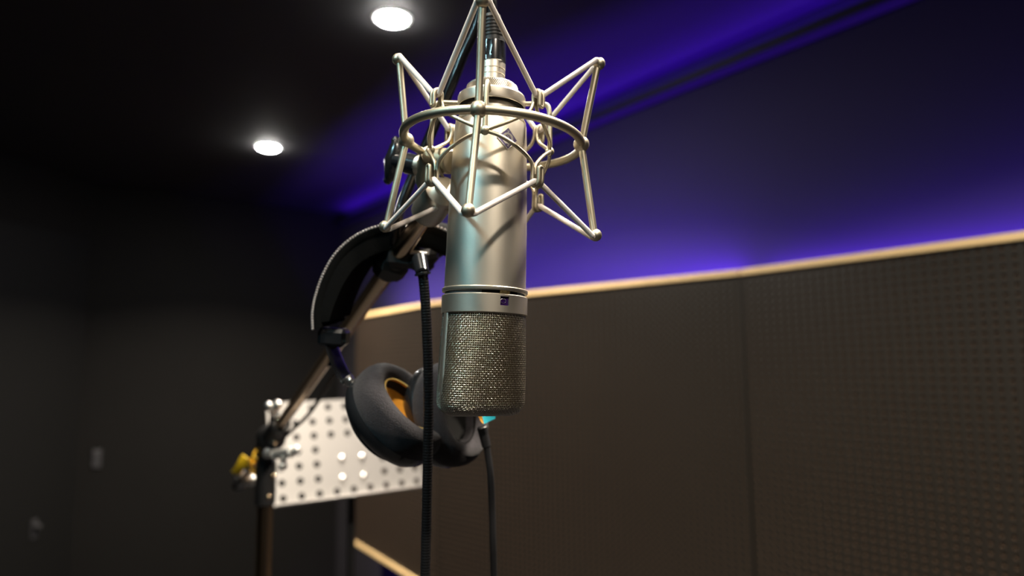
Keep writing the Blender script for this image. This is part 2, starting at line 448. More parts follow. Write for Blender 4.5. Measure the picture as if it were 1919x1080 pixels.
# window reveal
a0, a1 = AZF + step * (-3 + .5), AZF + step * (2 + .5); zz0, zz1 = -.0041, .0016
ring_o = [cyp(.0281, a0, zz0), cyp(.0281, a1, zz0), cyp(.0281, a1, zz1), cyp(.0281, a0, zz1)]
ring_i = [cyp(.0268, a0, zz0), cyp(.0268, a1, zz0), cyp(.0268, a1, zz1), cyp(.0268, a0, zz1)]
mb.add(ring_o + ring_i, [(k, (k + 1) % 4, (k + 1) % 4 + 4, k + 4) for k in range(4)])
col = mb.build('collar', NICKEL, mic, angle=30)
win = MB(); win.add(ring_i, [(0, 1, 2, 3)]); wo = win.build('pattern_window', PURDK, mic, False); wo['label'] = 'violet polar pattern window'
wc = AZF + step * 0; wcx = (a0 + a1) / 2 - .022; zc = (zz0 + zz1) / 2
mb = MB(); hp = []
for k in range(40):
    t = 2 * PI * k / 40; rr = .00125 * (1 - .97 * math.sin(t)) if True else 0
    lx_, lz_ = rr * math.cos(t) * 1.15, rr * math.sin(t) + .00095
    hp.append(cyp(.0271, wcx + lx_ / .0271, zc + lz_))
mb.tube(hp, .00013, 6, closed=True); mb.build('cardioid_symbol', SILVER, wo)

# ---- grille head: surface definitions in the head frame (u across, d out of the front, z)
HW0, HW1 = .0268, .0287; ZT, ZB = -.0087, -.0735
prof = []      # (half thickness, z) along the centre line, front to ridge
NS = 40
def tprof(s):
    """s: 0 collar .. 1 ridge ; returns (t, z)"""
    L1 = .0545; Rz = abs(ZB) - .0632
    if s < .82:
        k = s / .82; return (.0266 + (.0185 - .0266) * k ** 1.15, ZT + (-.0632 - ZT) * k)
    k = (s - .82) / .18 * PI / 2
    return (.0185 * math.cos(k) ** .8 if math.cos(k) > 1e-6 else 0, -.0632 - Rz * math.sin(k))
def hwid(z):
    k = (ZT - z) / (ZT - ZB); w = HW0 + (HW1 - HW0) * min(1, k * 1.1)
    rc = .0095; q = (-z) - (abs(ZB) - rc)
    if q > 0: w -= rc * (1 - math.sqrt(max(0, 1 - (q / rc) ** 2))) * .98
    return w
def section(s, n=48, inset=0):
    t, z = tprof(s); w = hwid(z) - inset; t = max(t - inset, 0); m = 2 + .75 * min(1, s / .7); out = []
    z2 = z + inset * (1 if s > .9 else 0)
    for k in range(n + 1):
        a = PI * k / n; c, q = math.cos(a), math.sin(a)
        out.append((-w * math.copysign(abs(c) ** (2 / m), c), t * abs(q) ** (2 / m), z2))
    return out
def head_pt(u, d, z, side=1):
    # front (side=1) faces AZF
    e = V((math.cos(AZF), math.sin(AZF), 0)); nrm = V((math.sin(AZF), -math.cos(AZF), 0))
    return e * u + nrm * d * side + V((0, 0, z))
# dense arc-length tables
TAB = []
for i in range(NS * 2 + 1):
    sec = section(i / (NS * 2), 60); cum = [0]
    for a, b in zip(sec, sec[1:]): cum.append(cum[-1] + math.dist(a, b))
    TAB.append((sec, cum))
cz = [0]
for i in range(NS * 2):
    a = tprof(i / (NS * 2)); b = tprof((i + 1) / (NS * 2)); cz.append(cz[-1] + math.dist(a, b))
def lut(cum, vals, x):
    lo, hi = 0, len(cum) - 1
    while hi - lo > 1:
        m_ = (lo + hi) // 2
        if cum[m_] <= x: lo = m_
        else: hi = m_
    f = (x - cum[lo]) / max(1e-12, cum[hi] - cum[lo]); f = min(1, max(0, f)); return lo, f
def surf(l, q):
    """l arc length down the profile, q signed arc length from the centre line; None outside"""
    i, f = lut(cz, None, l); res = []
    half = 0
    for ii, wgt in ((i, 1 - f), (min(i + 1, NS * 2), f)):
        sec, cum = TAB[ii]; h = cum[-1] / 2
        half += h * wgt
    if abs(q) > half: return None
    P = [0, 0, 0]
    for ii, wgt in ((i, 1 - f), (min(i + 1, NS * 2), f)):
        sec, cum = TAB[ii]; x = cum[-1] / 2 + q * (cum[-1] / 2) / half
        j, g = lut(cum, None, x)
        for c in range(3): P[c] += wgt * (sec[j][c] * (1 - g) + sec[min(j + 1, len(sec) - 1)][c] * g)
    return P
PITCH = .00140; WR = .00022
def normal_at(l, q):
    e = .0003; a, b = surf(max(0, l - e), q), surf(min(cz[-1], l + e), q); c, d_ = surf(l, q - e), surf(l, q + e)
    if not (a and b and c and d_): return None
    n_ = (V(b) - V(a)).cross(V(d_) - V(c)); 
    if n_.length < 1e-12: return None
    n_.normalize()
    return n_ if n_.y >= 0 else -n_
mb = MB()
Ltot = cz[-1]; nl = int(Ltot / PITCH); qmax = max(c[-1] for s_, c in TAB) / 2; nq = int(qmax / PITCH)
cache = {}
for i in range(nl + 1):
    for k in range(-nq, nq + 1):
        l = min(i * PITCH + .0004, Ltot - .0002); p = surf(l, k * PITCH)
        if p is None: continue
        n_ = normal_at(l, k * PITCH)
        if n_ is None: n_ = V((p[0], abs(p[1]) + .005, 0)).normalized()
        cache[(i, k)] = (V(p), n_)
A = .00022
for side in (1, -1):
    def put(run, sgn):
        pth = [cache[c][0] + cache[c][1] * A * (1 if (c[0] + c[1]) % 2 == sgn else -1) for c in run]
        if len(pth) < 3: return
        fine = []
        for a, b in zip(pth, pth[1:]): fine += [a, (a + b) / 2]
        fine.append(pth[-1])
        mb.tube([head_pt(p.x, p.y, p.z, side) for p in fine], WR, 5, caps=False)
    for k in range(-nq, nq + 1):
        run = [(i, k) for i in range(nl + 1) if (i, k) in cache]; put(run, 0)
    for i in range(nl + 1):
        run = [(i, k) for k in range(-nq, nq + 1) if (i, k) in cache]; put(run, 1)
gr = mb.build('wire_grille', MESHM, mic, angle=80); gr['label'] = 'woven nickel wire mesh'
mb = MB()
for side in (1, -1):
    vs = []; fs = []; n2 = 48
    for i in range(NS + 1):
        for (u, d_, z) in section(i / NS, n2, .0011): vs.append(head_pt(u, d_, z, side))
    for i in range(NS):
        for k in range(n2): fs.append((i * (n2 + 1) + k, i * (n2 + 1) + k + 1, (i + 1) * (n2 + 1) + k + 1, (i + 1) * (n2 + 1) + k))
    mb.add(vs, fs)
mb.build('inner_gauze', INNER, mic)
# frame strap round the head
mb = MB(); pth = []
zz = ZT
left = []
for i in range(60):
    k = i / 59; z = ZT + (ZB - ZT) * (1 - (1 - k) ** 1.6); left.append((-hwid(z), z))
right = [(-u, z) for u, z in left[::-1]]
pp = left + right
pp2 = [pp[0]]
for p in pp[1:]:
    if math.dist(p, pp2[-1]) > .0012: pp2.append(p)
path = [head_pt(u * 1.006, .0005, z - .0002) for u, z in pp2]
nrm = V((math.sin(AZF), -math.cos(AZF), 0))
nP = len(path)
mb.tube(path, 1, 10, flat=(nrm, .0030, .0011))
for i in range(nP):
    u_ = abs(i - (nP - 1) / 2) / (nP / 2); k_ = min(1, max(.12, (u_ - .22) * 6)); c_ = path[i]
    for j in range(10):
        v_ = V(mb.v[i * 10 + j]); mb.v[i * 10 + j] = tuple(c_ + (v_ - c_) * k_)
mb.build('grille_frame', NICKEL, mic)

# badge
bc = cyp(.02415, AZF + math.radians(.5), .1035)
bx = V((math.cos(AZF), math.sin(AZF), 0)); bz = V((0, 0, 1)); bn = cyp(1, AZF, 0)
Mb = Matrix(((bx.x, bz.x, bn.x, 0), (bx.y, bz.y, bn.y, 0), (bx.z, bz.z, bn.z, 0), (0, 0, 0, 1)))
# local badge frame: x right, y up the mic, z out
Mb = Matrix.Translation(bc) @ Mb
def wrapb(x, y, h): return cyp(.02483 + h - y * .034, AZF + x / .0248, .1035 + y)
mb = MB(); S = .0072; n = 8
def diamond(S, h, mb, hb=None):
    vs = []; N_ = 10
    for i in range(N_ + 1):
        for j in range(N_ + 1):
            a = (i / N_ - .5) * 2; b = (j / N_ - .5) * 2; x = (a - b) / 2 * S; y = (a + b) / 2 * S; vs.append(wrapb(x, y, h))
    fs = [(i * (N_ + 1) + j, (i + 1) * (N_ + 1) + j, (i + 1) * (N_ + 1) + j + 1, i * (N_ + 1) + j + 1) for i in range(N_) for j in range(N_)]
    rim = [wrapb(x, y, h) for x, y in ((S, 0), (0, S), (-S, 0), (0, -S))]
    mb.add(vs, fs)
diamond(S, .0005, mb)
badge = mb.build('badge', PURPLE, mic); badge['label'] = 'violet diamond badge'
mb = MB(); ed = []
for (x0, y0), (x1, y1) in (((S, 0), (0, S)), ((0, S), (-S, 0)), ((-S, 0), (0, -S)), ((0, -S), (S, 0))):
    for k in range(6): ed.append(wrapb(x0 + (x1 - x0) * k / 6, y0 + (y1 - y0) * k / 6, .0005))
mb.tube(ed, .00028, 6, closed=True)
mb.build('rim', SILVER, badge)
mb = MB()
mb.tube([wrapb(.0031 * math.cos(2 * PI * k / 40), .0031 * math.sin(2 * PI * k / 40), .0006) for k in range(40)], 1, 6, closed=True, flat=(bn, .0002, .0009))
mb.build('emblem_ring', SILVER, badge)
mb = MB()
vs = []
for k in range(13):
    y = -.0058 + .0116 * k / 12; vs += [wrapb(-.0010, y, .00075), wrapb(.0010, y, .00075)]
mb.add(vs, [(2 * k, 2 * k + 1, 2 * k + 3, 2 * k + 2) for k in range(12)]); mb.build('name_strip', PURPLE, badge)
def text_mesh(body, size, align='CENTER'):
    cu = bpy.data.curves.new('t', 'FONT'); cu.body = body; cu.size = size; cu.align_x = align; cu.align_y = 'CENTER'; cu.extrude = 0; cu.offset = size * .018
    o = bpy.data.objects.new('t', cu); COL.objects.link(o)
    dg = bpy.context.evaluated_depsgraph_get(); me = bpy.data.meshes.new_from_object(o.evaluated_get(dg))
    vs = [v.co.copy() for v in me.vertices]; fs = [tuple(p.vertices) for p in me.polygons]
    bpy.data.objects.remove(o); bpy.data.meshes.remove(me); bpy.data.curves.remove(cu); return vs, fs
# vertical lettering, read from the top of the diamond downwards in the photo
vs, fs = text_mesh('NEUMANN', .0021)
mb = MB(); mb.add([wrapb(v.y, -v.x, .00085) for v in vs], fs); mb.build('lettering', SILVER, badge, False)

# ------------------------------------------------------------------ shock mount
mount = empty('shock_mount', MP)
tag(mount, 'spidery nickel wire shock mount with pale elastic bands, cradling the hanging microphone', 'shock mount')
QP = MP.inverted() @ MQ
AZ0 = -.04311; AZQ = AZ0 - .06616
R_, ZR = .05953, .10798; RTp, ZTp = .0695, .1663; RBp, ZBp = .0699, .0467; RN, ZN = .0402, .1022; RH, ZH = .0453, .1310; RG, ZG = .0462, .0693
APT = ((.0695, .1692), (.0679, .1638), (.0692, .1655), (.0691, .1657)); APB = ((.0699, .0450), (.0709, .0472), (.0699, .0467), (.0688, .0478))
def q(r, az, z): return QP @ cyp(r, az, z)
mb = MB(); mb.tube([q(R_, 2 * PI * k / 96, ZR) for k in range(96)], .00285, 16, closed=True)
for k in range(4): mb.ball(q(R_, AZQ + k * PI / 2, ZR), .0053, 24)
mb.build('outer_ring', WIRE, mount)
for k in range(4):
    a = AZQ + k * PI / 2; mb = MB(); RTp, ZTp = APT[k]; RBp, ZBp = APB[k]
    mb.tube([q(RTp, a, ZTp), q((RTp + R_) / 2, a, (ZTp + ZR) / 2), q(R_, a, ZR), q((RBp + R_) / 2, a, (ZBp + ZR) / 2), q(RBp, a, ZBp)], .0023, 14)
    for (r, z, sg) in ((RTp, ZTp, 1), (RBp, ZBp, -1)):
        mb.ball(q(r + .0008, a, z), .0041, 20)
    mb.build('frame_post', WIRE, mount)
# cap ring that clamps the microphone
mb = MB(); mb.lathe([(.0221, .1350), (.0221, .1316), (.0224, .1313), (.0228, .1315), (.0230, .1322), (.0230, .1380), (.0224, .1392), (.0205, .1397), (.0165, .1398)], 96, capb=False)
mb.build('clamp_ring', NICKEL, mount, angle=25)
mb = MB(); mb.lathe([(.0186, .1312), (.0190, .1308), (.0216, .1310), (.0220, .1320), (.0220, .1345)], 64, capb=False, capt=False); mb.build('gasket_with_shade', DARK, mount)  # gasket enlarged and blackened to carry the shadow under the clamp ring
# knurled nut: real diagonal ridges
mb = MB(); NK = 88; prf = []
rows = 7
for i in range(rows + 1):
    z = .1397 + (.1462 - .1397) * i / rows
    for k in range(NK * 2):
        t = 2 * PI * (k + i * .9) / (NK * 2); rr = .0172 + (.00042 if k % 2 else -.00008) * (1 if 0 < i < rows else .3)
        prf.append(V((rr * math.cos(t), rr * math.sin(t), z)))
mb.add(prf, [(i * NK * 2 + k, i * NK * 2 + (k + 1) % (NK * 2), (i + 1) * NK * 2 + (k + 1) % (NK * 2), (i + 1) * NK * 2 + k) for i in range(rows) for k in range(NK * 2)] + [tuple(rows * NK * 2 + k for k in range(NK * 2))])
mb.lathe([(.0170, .1462), (.0164, .1470), (.0090, .1472)], 64)
mb.build('knurled_nut', KNURL, mount, angle=10)
for k in range(4):
    a = AZ0 + k * PI / 2; mb = MB()
    P_ = [cyp(.0222, a, .1352), cyp(.0300, a, .1354), cyp(.0345, a, .1354), cyp(.0376, a, .1345), cyp(.0391, a, .1315), cyp(.0397, a, .125), cyp(.0402, a, .112), cyp(RN, a, ZN)]
    if k == 0: pass
    mb.tube(spline(P_, 6), .00165, 12); mb.ball(cyp(RN, a, ZN), .0030, 18)
    mb.build('cradle_arm', WIRE, mount)
# hook wires: node -> double hairpin hook -> next node
def hookwire(k, up):
    a = AZ0 + k * PI / 2; am = a + PI / 4; dl = .0013 / .044 * 1.02
    if up: zb, zi, zo, sg, rb = ZH, ZN + .0185, ZH - .0110, 1, RH
    else: zb, zi, zo, sg, rb = ZG, ZN - .0175, ZG + .0115, -1, RG
    ri, ro = rb - .0030, rb + .0030; half = []
    half.append(cyp(RN, a, ZN))
    half.append(cyp(RN + .0008, a + math.radians(14), ZN + sg * (.0040 if up else .0035)))
    half.append(cyp(RN + .0015, a + math.radians(29), ZN + sg * (.0098 if up else .0092)))
    half.append(cyp(ri - .0002, am - dl - math.radians(4), ZN + sg * .0150))
    half.append(cyp(ri, am - dl, zi + sg * .0025))
    half.append(cyp(ri, am - dl, zb - sg * .0030))
    half.append(cyp(ri + .0009, am - dl, zb - sg * .0009))
    half.append(cyp(rb, am - dl, zb))
    half.append(cyp(ro - .0009, am - dl, zb - sg * .0009))
    half.append(cyp(ro, am - dl, zb - sg * .0030))
    half.append(cyp(ro, am - dl, zo + sg * .0014))
    half.append(cyp(ro, am - dl * .75, zo + sg * .0002))
    mid = [cyp(ro, am, zo - sg * .0003)]
    def mir(v, ):
        r = math.hypot(v.x, v.y); az = math.atan2(v.x, -v.y); return cyp(r, 2 * am - az, v.z)
    full = half + mid + [mir(v) for v in half[::-1]]
    mb = MB(); mb.tube(spline(full, 5), .00124, 10); mb.build('hook_wire', WIRE, mount)
for k in range(4): hookwire(k, True); hookwire(k, False)
# elastics
def elastic(up):
    pts_ = []; sg = 1 if up else -1
    for k in range(4):
        a = AZQ + k * PI / 2; am = AZ0 + k * PI / 2 + PI / 4
        r, z = (APT if up else APB)[k]; rb, zb = (RH, ZH) if up else (RG, ZG)
        zt = z + sg * .0012
        w = .0036
        pts_ += [q(r - .0012, a - w / r * 1.0, zt - sg * .0002), q(r + .0002, a, zt + sg * .0008), q(r - .0012, a + w / r, zt - sg * .0002)]
        # straight run to the hook, through it
        hk = cyp(rb, am, zb - sg * .0030)
        pts_ += [('L', pts_[-1]), hk - (cyp(1, am + PI / 2, 0)) * .0022, hk, hk + (cyp(1, am + PI / 2, 0)) * .0022]
    # expand: straight lines subdivided so the spline stays taut
    P_ = []
    clean = [p for p in pts_ if not isinstance(p, tuple)]
    m = len(clean)
    for i in range(m):
        a_, b_ = clean[i], clean[(i + 1) % m]; P_.append(a_)
        if (b_ - a_).length > .012:
            for t in (.04, .3, .5, .7, .96): P_.append(a_.lerp(b_, t))
    mb = MB(); mb.tube(spline(P_, 3, True), .00178, 12, closed=True)
    mb.build('elastic_band', ELAST, mount)['label'] = 'pale elastic cord'
elastic(True); elastic(False)
# tail of an elastic: small brass crimp on the rear left hook
mb = MB(); mb.cyl(cyp(.0470, AZ0 + PI * 5 / 4 - .03, .1275), cyp(.0500, AZ0 + PI * 5 / 4 - .10, .1190), .0017, 14); mb.build('crimp', GOLD, mount)

# swivel bracket behind the ring, carrying the adapter barrel and the black clamp knob
def px(x, y, d): return at(x, y, d)
LM = MP.inverted()
def loc(mb, M=LM): mb.v = [tuple(M @ V(p)) for p in mb.v]; return mb
mb = MB()
rc = MP @ (QP @ cyp(R_, math.radians(205), ZR))       # point on the ring, back left
ringp = MP @ (QP @ cyp(R_, math.radians(222), ZR))
mb.cyl(px(846, 303, .4820), px(806, 300, .4940), .0088, 28, .0098, .0012)
mb.cyl(px(852, 306, .499), px(844, 303, .4825), .0060, 24, .0085, .0008)
mb.tube(spline([px(812, 292, .4900), px(802, 318, .5020), px(800, 345, .5120), px(806, 366, .5150)], 6), [.0092] * 6 + [.0086] * 6 + [.0075] * 7, 20)
loc(mb).build('swivel_bracket', WIRE, mount)
mb = MB(); mb.cyl(px(797, 314, .5020), px(781, 310, .5050), .0070, 24, .0078, .001); loc(mb).build('pivot_washer', NICKEL, mount)
mb = MB(); mb.cyl(px(787, 312, .5040), px(761, 306, .5090), .0078, 28, .0078, .0012)
mb.cyl(px(764, 306, .5080), px(742, 302, .5130), .0058, 24)
loc(mb).build('pivot_bolt', BLACKM, mount)
mb = MB(); c0 = px(738, 302, .5150); ax = (px(738, 302, .5150) - px(780, 311, .5040)).normalized()
upv = (UP - ax * UP.dot(ax)).normalized()
mb.tube([c0 + upv * .0155 + ax * .002, c0 + upv * .011, c0 + upv * .004, c0, c0 - upv * .004, c0 - upv * .011, c0 - upv * .0155 + ax * .002], [.0028, .0052, .0064, .0072, .0064, .0052, .0028], 20)
mb.ball(c0 + upv * .0150 + ax * .002, .0034, 14); mb.ball(c0 - upv * .0150 + ax * .002, .0034, 14)
loc(mb).build('clamp_knob', BLACKM, mount)

# ------------------------------------------------------------------ boom axis (depth falls off along it)
def boom_px(t):     # t 0 at the barrel, 1 at the clutch
    iz = 1 / .502 + (1 / 1.0 - 1 / .502) * t
    return at(810 + (508 - 810) * t, 385 + (822 - 385) * t, 1 / iz)
B0, B1 = boom_px(0), boom_px(1); bdir = (B1 - B0).normalized()
BL = (B1 - B0).length
def bp(s): return B0 + bdir * s
# adapter barrel
mb = MB(); Mba = frame_to(bp(-.0210), bdir)
mb.lathe([(.0070, -.006), (.0076, -.002), (.0100, 0), (.0122, .002), (.0126, .005), (.0120, .008), (.0128, .011), (.0128, .028), (.0122, .032), (.0105, .034)], 48, Mba)
loc(mb).build('adapter_barrel', NICKEL, mount)

# ------------------------------------------------------------------ XLR connector and cable
cable = empty('microphone_cable', MP @ Matrix.Translation((0, 0, .1472)))
tag(cable, 'thick black microphone cable with a ribbed plug in the top of the microphone', 'cable')
CI = cable.matrix_basis.inverted() @ MP
ti = V((-.085, .03, 1)).normalized()
Mc = CI @ frame_to(V((0, 0, .1472)), V((-.012, 0, 1)))
mb = MB(); mb.lathe([(.0087, -.0002), (.0087, .0062), (.0083, .0064), (.0083, .0070), (.0087, .0072), (.0087, .0102), (.0083, .0104), (.0083, .0110), (.0088, .0112), (.0088, .0160)], 64, Mc)
mb.lathe([(.0015, 0), (.0014, .0007)], 16, Mc @ Matrix.Translation((.0035, -.0080, .0022)) @ Matrix.Rotation(PI / 2, 4, 'X'))
mb.build('nickel_sleeve', NICKEL, cable, angle=20)
mb = MB(); n = 60; prf = []
rows = [(.0158, .0088), (.0160, .0091), (.0185, .0091), (.0200, .00905), (.0290, .00895), (.0302, .0088), (.0306, .0084)]
vs = []
for z, r in rows:
    for k in range(n):
        t = 2 * PI * k / n; dent = .0005 if (k % 10 in (4, 5, 6) and .018 < z < .0295) else 0
        vs.append(Mc @ V(((r - dent) * math.cos(t), (r - dent) * math.sin(t), z)))
mb.add(vs, [(i * n + k, i * n + (k + 1) % n, (i + 1) * n + (k + 1) % n, (i + 1) * n + k) for i in range(len(rows) - 1) for k in range(n)] + [tuple((len(rows) - 1) * n + k for k in range(n))])
mb.build('plug_shell', BLACKM, cable, angle=30)
mb = MB(); prf = [(.0083, 0)]
for i in range(6):
    z = .0022 + i * .00245; r = .0083 - i * .00028
    prf += [(r, z), (r, z + .0010), (r - .0009, z + .0013), (r - .0009, z + .0019)]
prf += [(.0066, .0175), (.0062, .0195), (.0050, .0202)]
Mr = Mc @ Matrix.Translation((0, 0, .0303)) @ Matrix.Rotation(math.radians(-6), 4, 'Y')
mb.lathe(prf, 48, Mr); mb.build('ribbed_boot', RUBBER, cable, angle=25)
tip = cable.matrix_basis @ (Mr @ V((0, 0, .0195)))
dirb = (cable.matrix_basis.to_3x3() @ (Mr.to_3x3() @ V((0, 0, 1)))).normalized()
wp = [tip, tip + dirb * .012, tip + dirb * .026 + V((-.003, .006, 0)), px(912, -62, .5130), px(905, -30, .5330), px(896, 40, .5380), px(868, 105, .5380), px(846, 160, .5380), px(803, 262, .5430), px(772, 335, .5430), px(753, 385, .5410), px(741, 432, .5410)]
nrm_b = camdir(-.55, -.35, .2)
s0 = .17
for s in (.10, .16, .24, .32): wp.append(bp(s) + fw * .013 + V((0, 0, -.002)))
mb = MB(); mb.tube(spline(wp, 8), .0042, 14); to_local(cable, mb).build('cord', CORD, cable)
# thin run of cable hanging off the boom down to the clutch
w2 = [bp(.30) + V((0, 0, -.012)), at(640, 680, .86), at(612, 727, .90), at(579, 776, .93), at(548, 806, .96), at(524, 829, .985), at(505, 850, 1.0)]
mb = MB(); mb.tube(spline(w2, 8), .0026, 10); to_local(cable, mb).build('loose_cord', CORD, cable)

# ------------------------------------------------------------------ microphone stand
pole_top = at(498.5, 868, 1.03)
base = V((pole_top.x, pole_top.y, 0))
stand = empty('boom_stand', base)
tag(stand, 'chrome boom microphone stand with a black clutch, rising at lower left behind the headphones', 'microphone stand')
def sbuild(mb, name, m, **k): return to_local(stand, mb).build(name, m, stand, **k)
mb = MB(); mb.cyl(base + V((0, 0, .09)), pole_top, .0115, 32); sbuild(mb, 'pole', CHROME)
mb = MB(); mb.cyl(bp(.004), bp(BL + .03), .0076, 32); 
mb.cyl(bp(BL + .02), bp(BL + .300), .0052, 24)
sbuild(mb, 'boom_arm', CHROME)
mb = MB(); c = pole_top
mb.cyl(c + V((0, 0, -.062)), c + V((0, 0, .004)), .0148, 28, .0150, .002)
mb.cyl(c + V((0, 0, .0)), c + V((0, 0, .03)), .0125, 28, .015, .002)
cc = bp(BL)
mb.cyl(bp(BL - .075), bp(BL + .040), .0135, 28, .0155, .003)
mb.tube([c + V((0, 0, .02)), c.lerp(cc, .5), cc], [.014, .016, .016], 20)
mb.cyl(bp(BL + .035), bp(BL + .060), .011, 24, .008, .002)
mb.ball(cc, .021, 24)
sbuild(mb, 'clutch', SATBLK)
# chrome T bar screw through the clutch
mb = MB(); a = at(500, 852, .985); b = at(516, 851, .965)
mb.cyl(a, b, .0055, 20); mb.cyl(b, at(515, 852, .92), .0055, 20); mb.cyl(at(515, 852, .925), at(548, 847, .90), .0068, 24, .0072, .0015); mb.ball(at(556, 843, .90), .0058, 18); mb.ball(at(503, 848, .985), .0070, 18)
sbuild(mb, 'clutch_screw', BRUSHED)
mb = MB(); mb.cyl(at(532, 856, .905), at(529, 880, .905), .0042, 16); mb.ball(at(530, 874, .905), .0060, 16)
sbuild(mb, 'locking_screw', BRUSHED)
mb = MB(); a = at(508, 764, .93)
mb.ball(at(503, 762, .93), .0068, 16, (1, .6, 1)); mb.ball(at(519, 760, .93), .0074, 16, (1, .6, 1)); mb.cyl(at(510, 775, .94), at(511, 762, .93), .0040, 16)
sbuild(mb, 'wing_nut', SILVER)
mb = MB(); mb.cyl(at(515, 776, .94), at(511, 800, .97), .006, 18); sbuild(mb, 'wing_bolt', SATBLK)
for (x_, y_, d_, r_) in ((522, 788, .93, .0050), (516, 829, .96, .0042), (512, 893, .99, .0040), (504, 932, 1.0, .0040)):
    mb = MB(); mb.ball(at(x_, y_, d_), r_, 14); sbuild(mb, 'rivet', CHROME)
mb = MB(); mb.cyl(bp(BL + .270), bp(BL + .315), .0080, 24, .0090, .002)
mb.ball(bp(BL + .320), .0120, 20); sbuild(mb, 'end_cap', BLACKM)
mb = MB(); e2 = bp(BL + .275); mb.ball(e2 + RT * -.006 + UP * .012, .0100, 18, (1, .5, 1)); mb.ball(e2 + RT * .015 + UP * -.001, .0100, 18, (1, .5, 1)); sbuild(mb, 'end_wing_nut', SILVER)
for k in range(3):
    a = math.radians(30 + 120 * k); mb = MB(); dv = V((math.cos(a), math.sin(a), 0))
    mb.tube([V((0, 0, .13)) + dv * .012 + base, base + dv * .20 + V((0, 0, .07)), base + dv * .33 + V((0, 0, .014))], .007, 14)
    mb.ball(base + dv * .33 + V((0, 0, .012)), .012, 14)
    sbuild(mb, 'leg', SATBLK)
mb = MB(); mb.cyl(base + V((0, 0, .085)), base + V((0, 0, .16)), .019, 24); sbuild(mb, 'leg_hub', SATBLK)

# yellow strap wrapped on the back end of the boom
t0 = empty('cable_strap', bp(BL + .10))
tag(t0, 'bright yellow strap tied round the rear end of the boom arm', 'cable tie')
mb = MB(); z = []
for k in range(49):
    f = k / 48; s = BL + .075 + .125 * f; a = f * 2 * PI * 2.0 + 1.2
    X = bdir.cross(UP).normalized(); Y = bdir.cross(X)
    rad = .0085 + .0028 * math.sin(f * PI * 5) ** 2
    z.append(bp(s) + (X * math.cos(a) + Y * math.sin(a)) * rad)
mb.tube(z, 1, 8, flat=(bdir, .0075, .0012)); to_local(t0, mb).build('strap', YELLOW, t0)
mb = MB(); mb.tube([at(461, 857, 1.03), at(457, 862, 1.03), at(452, 872, 1.03), at(447, 880, 1.035), at(441, 887, 1.04)], 1, 8, flat=(RT, .0070, .0016)); to_local(t0, mb).build('loose_tail', YELLOW, t0)

# ------------------------------------------------------------------ gooseneck clamp on the boom
cl_s = None
# find the boom point at pixel x ~ 733
best = None
for i in range(400):
    s = BL * i / 400; p = bp(s) - EYE; xx = 959.5 + F * p.dot(RT) / p.dot(fw)
    if best is None or abs(xx - 735) < best[0]: best = (abs(xx - 735), s)
CS = best[1]; CP = bp(CS)
goose = empty('gooseneck_clamp', frame_to(CP, bdir))
tag(goose, 'black clamp on the boom with a thin ribbed gooseneck hanging down past the microphone', 'clamp')
def gbuild(mb, name, m, **k): return to_local(goose, mb).build(name, m, goose, **k)
cdp = (CP - EYE).dot(fw)
X = (RT - bdir * RT.dot(bdir)).normalized(); Y = bdir.cross(X)
R3 = Matrix((X, Y, bdir)).transposed()
mb = MB(); mb.box(CP + X * -.001 , (.027, .026, .023), R3, .005)
mb.cyl(bp(CS - .014), bp(CS + .014), .0118, 24, .0118, .002)
mb.box(px(768, 484, cdp - .012), (.040, .018, .016), Matrix((camdir(1, -.12, 0), UP, -fw)).transposed(), .004)
mb.box(px(792, 486, cdp - .012), (.026, .016, .024), Matrix((camdir(1, .2, 0), UP, -fw)).transposed(), .006)
mb.cyl(px(800, 478, cdp - .004), px(826, 462, cdp + .01), .0070, 20, .0080, .002)
mb.cyl(px(815, 445, cdp + .02), px(818, 480, cdp + .006), .0056, 20, .0056, .002)
gbuild(mb, 'clamp_body', SATBLK, angle=30)
mb = MB(); mb.cyl(px(734, 452, cdp - .010), px(731, 441, cdp - .008), .0058, 20, .0050, .0012); gbuild(mb, 'clamp_screw', SILVER)
mb = MB(); mb.cyl(px(776, 466, cdp - .004), px(775, 453, cdp - .0), .0042, 16, .0034, .001); gbuild(mb, 'set_screw', SILVER)
gd = .500
mb = MB(); mb.cyl(px(764, 472, cdp - .0215), px(802, 476, cdp - .0215), .0017, 14, .0017, .0004)  # rod used instead of a plate, shaped to give the highlight along its edge
gbuild(mb, 'clamp_glint_rod', SILVER)['label'] = 'thin metal rod standing for the highlight on the clamp edge'
mb = MB(); mb.cyl(px(786, 484, gd + .012), px(792, 513, gd), .0058, 24, .0050, .0008); mb.cyl(px(792, 512, gd), px(792.6, 515.5, gd), .0060, 24); gbuild(mb, 'ferrule', BLACKM)
gp = [px(792, 510, gd), px(795.5, 545, gd), px(798.5, 590, gd), px(802, 680, gd), px(803, 770, gd), px(801.5, 860, gd), px(799.5, 960, gd), px(797.5, 1060, gd), px(795, 1180, gd), px(790, 1320, gd + .005)]
raw = spline(gp, 40); acc = 0; prev = raw[0]; pt_, rr_ = [], []
RP = .0021; stepg = RP / 6; dcur = 0; tot = 0
# resample evenly
res = [raw[0]]; carry = 0
for a_, b_ in zip(raw, raw[1:]):
    L_ = (b_ - a_).length; t_ = stepg - carry
    while t_ <= L_: res.append(a_.lerp(b_, t_ / L_)); t_ += stepg
    carry = L_ - (t_ - stepg)
prof6 = [0, .62, .95, 1, .95, .62]
mb = MB(); mb.tube(res, [.0035 + .00024 * prof6[i % 6] for i in range(len(res))], 18)
gbuild(mb, 'gooseneck', GOOSE, angle=60)
mb = MB(); mb.cyl(gp[-1], gp[-1] + (gp[-1] - gp[-2]).normalized() * .03, .006, 20, .006, .001); gbuild(mb, 'end_ferrule', BLACKM)

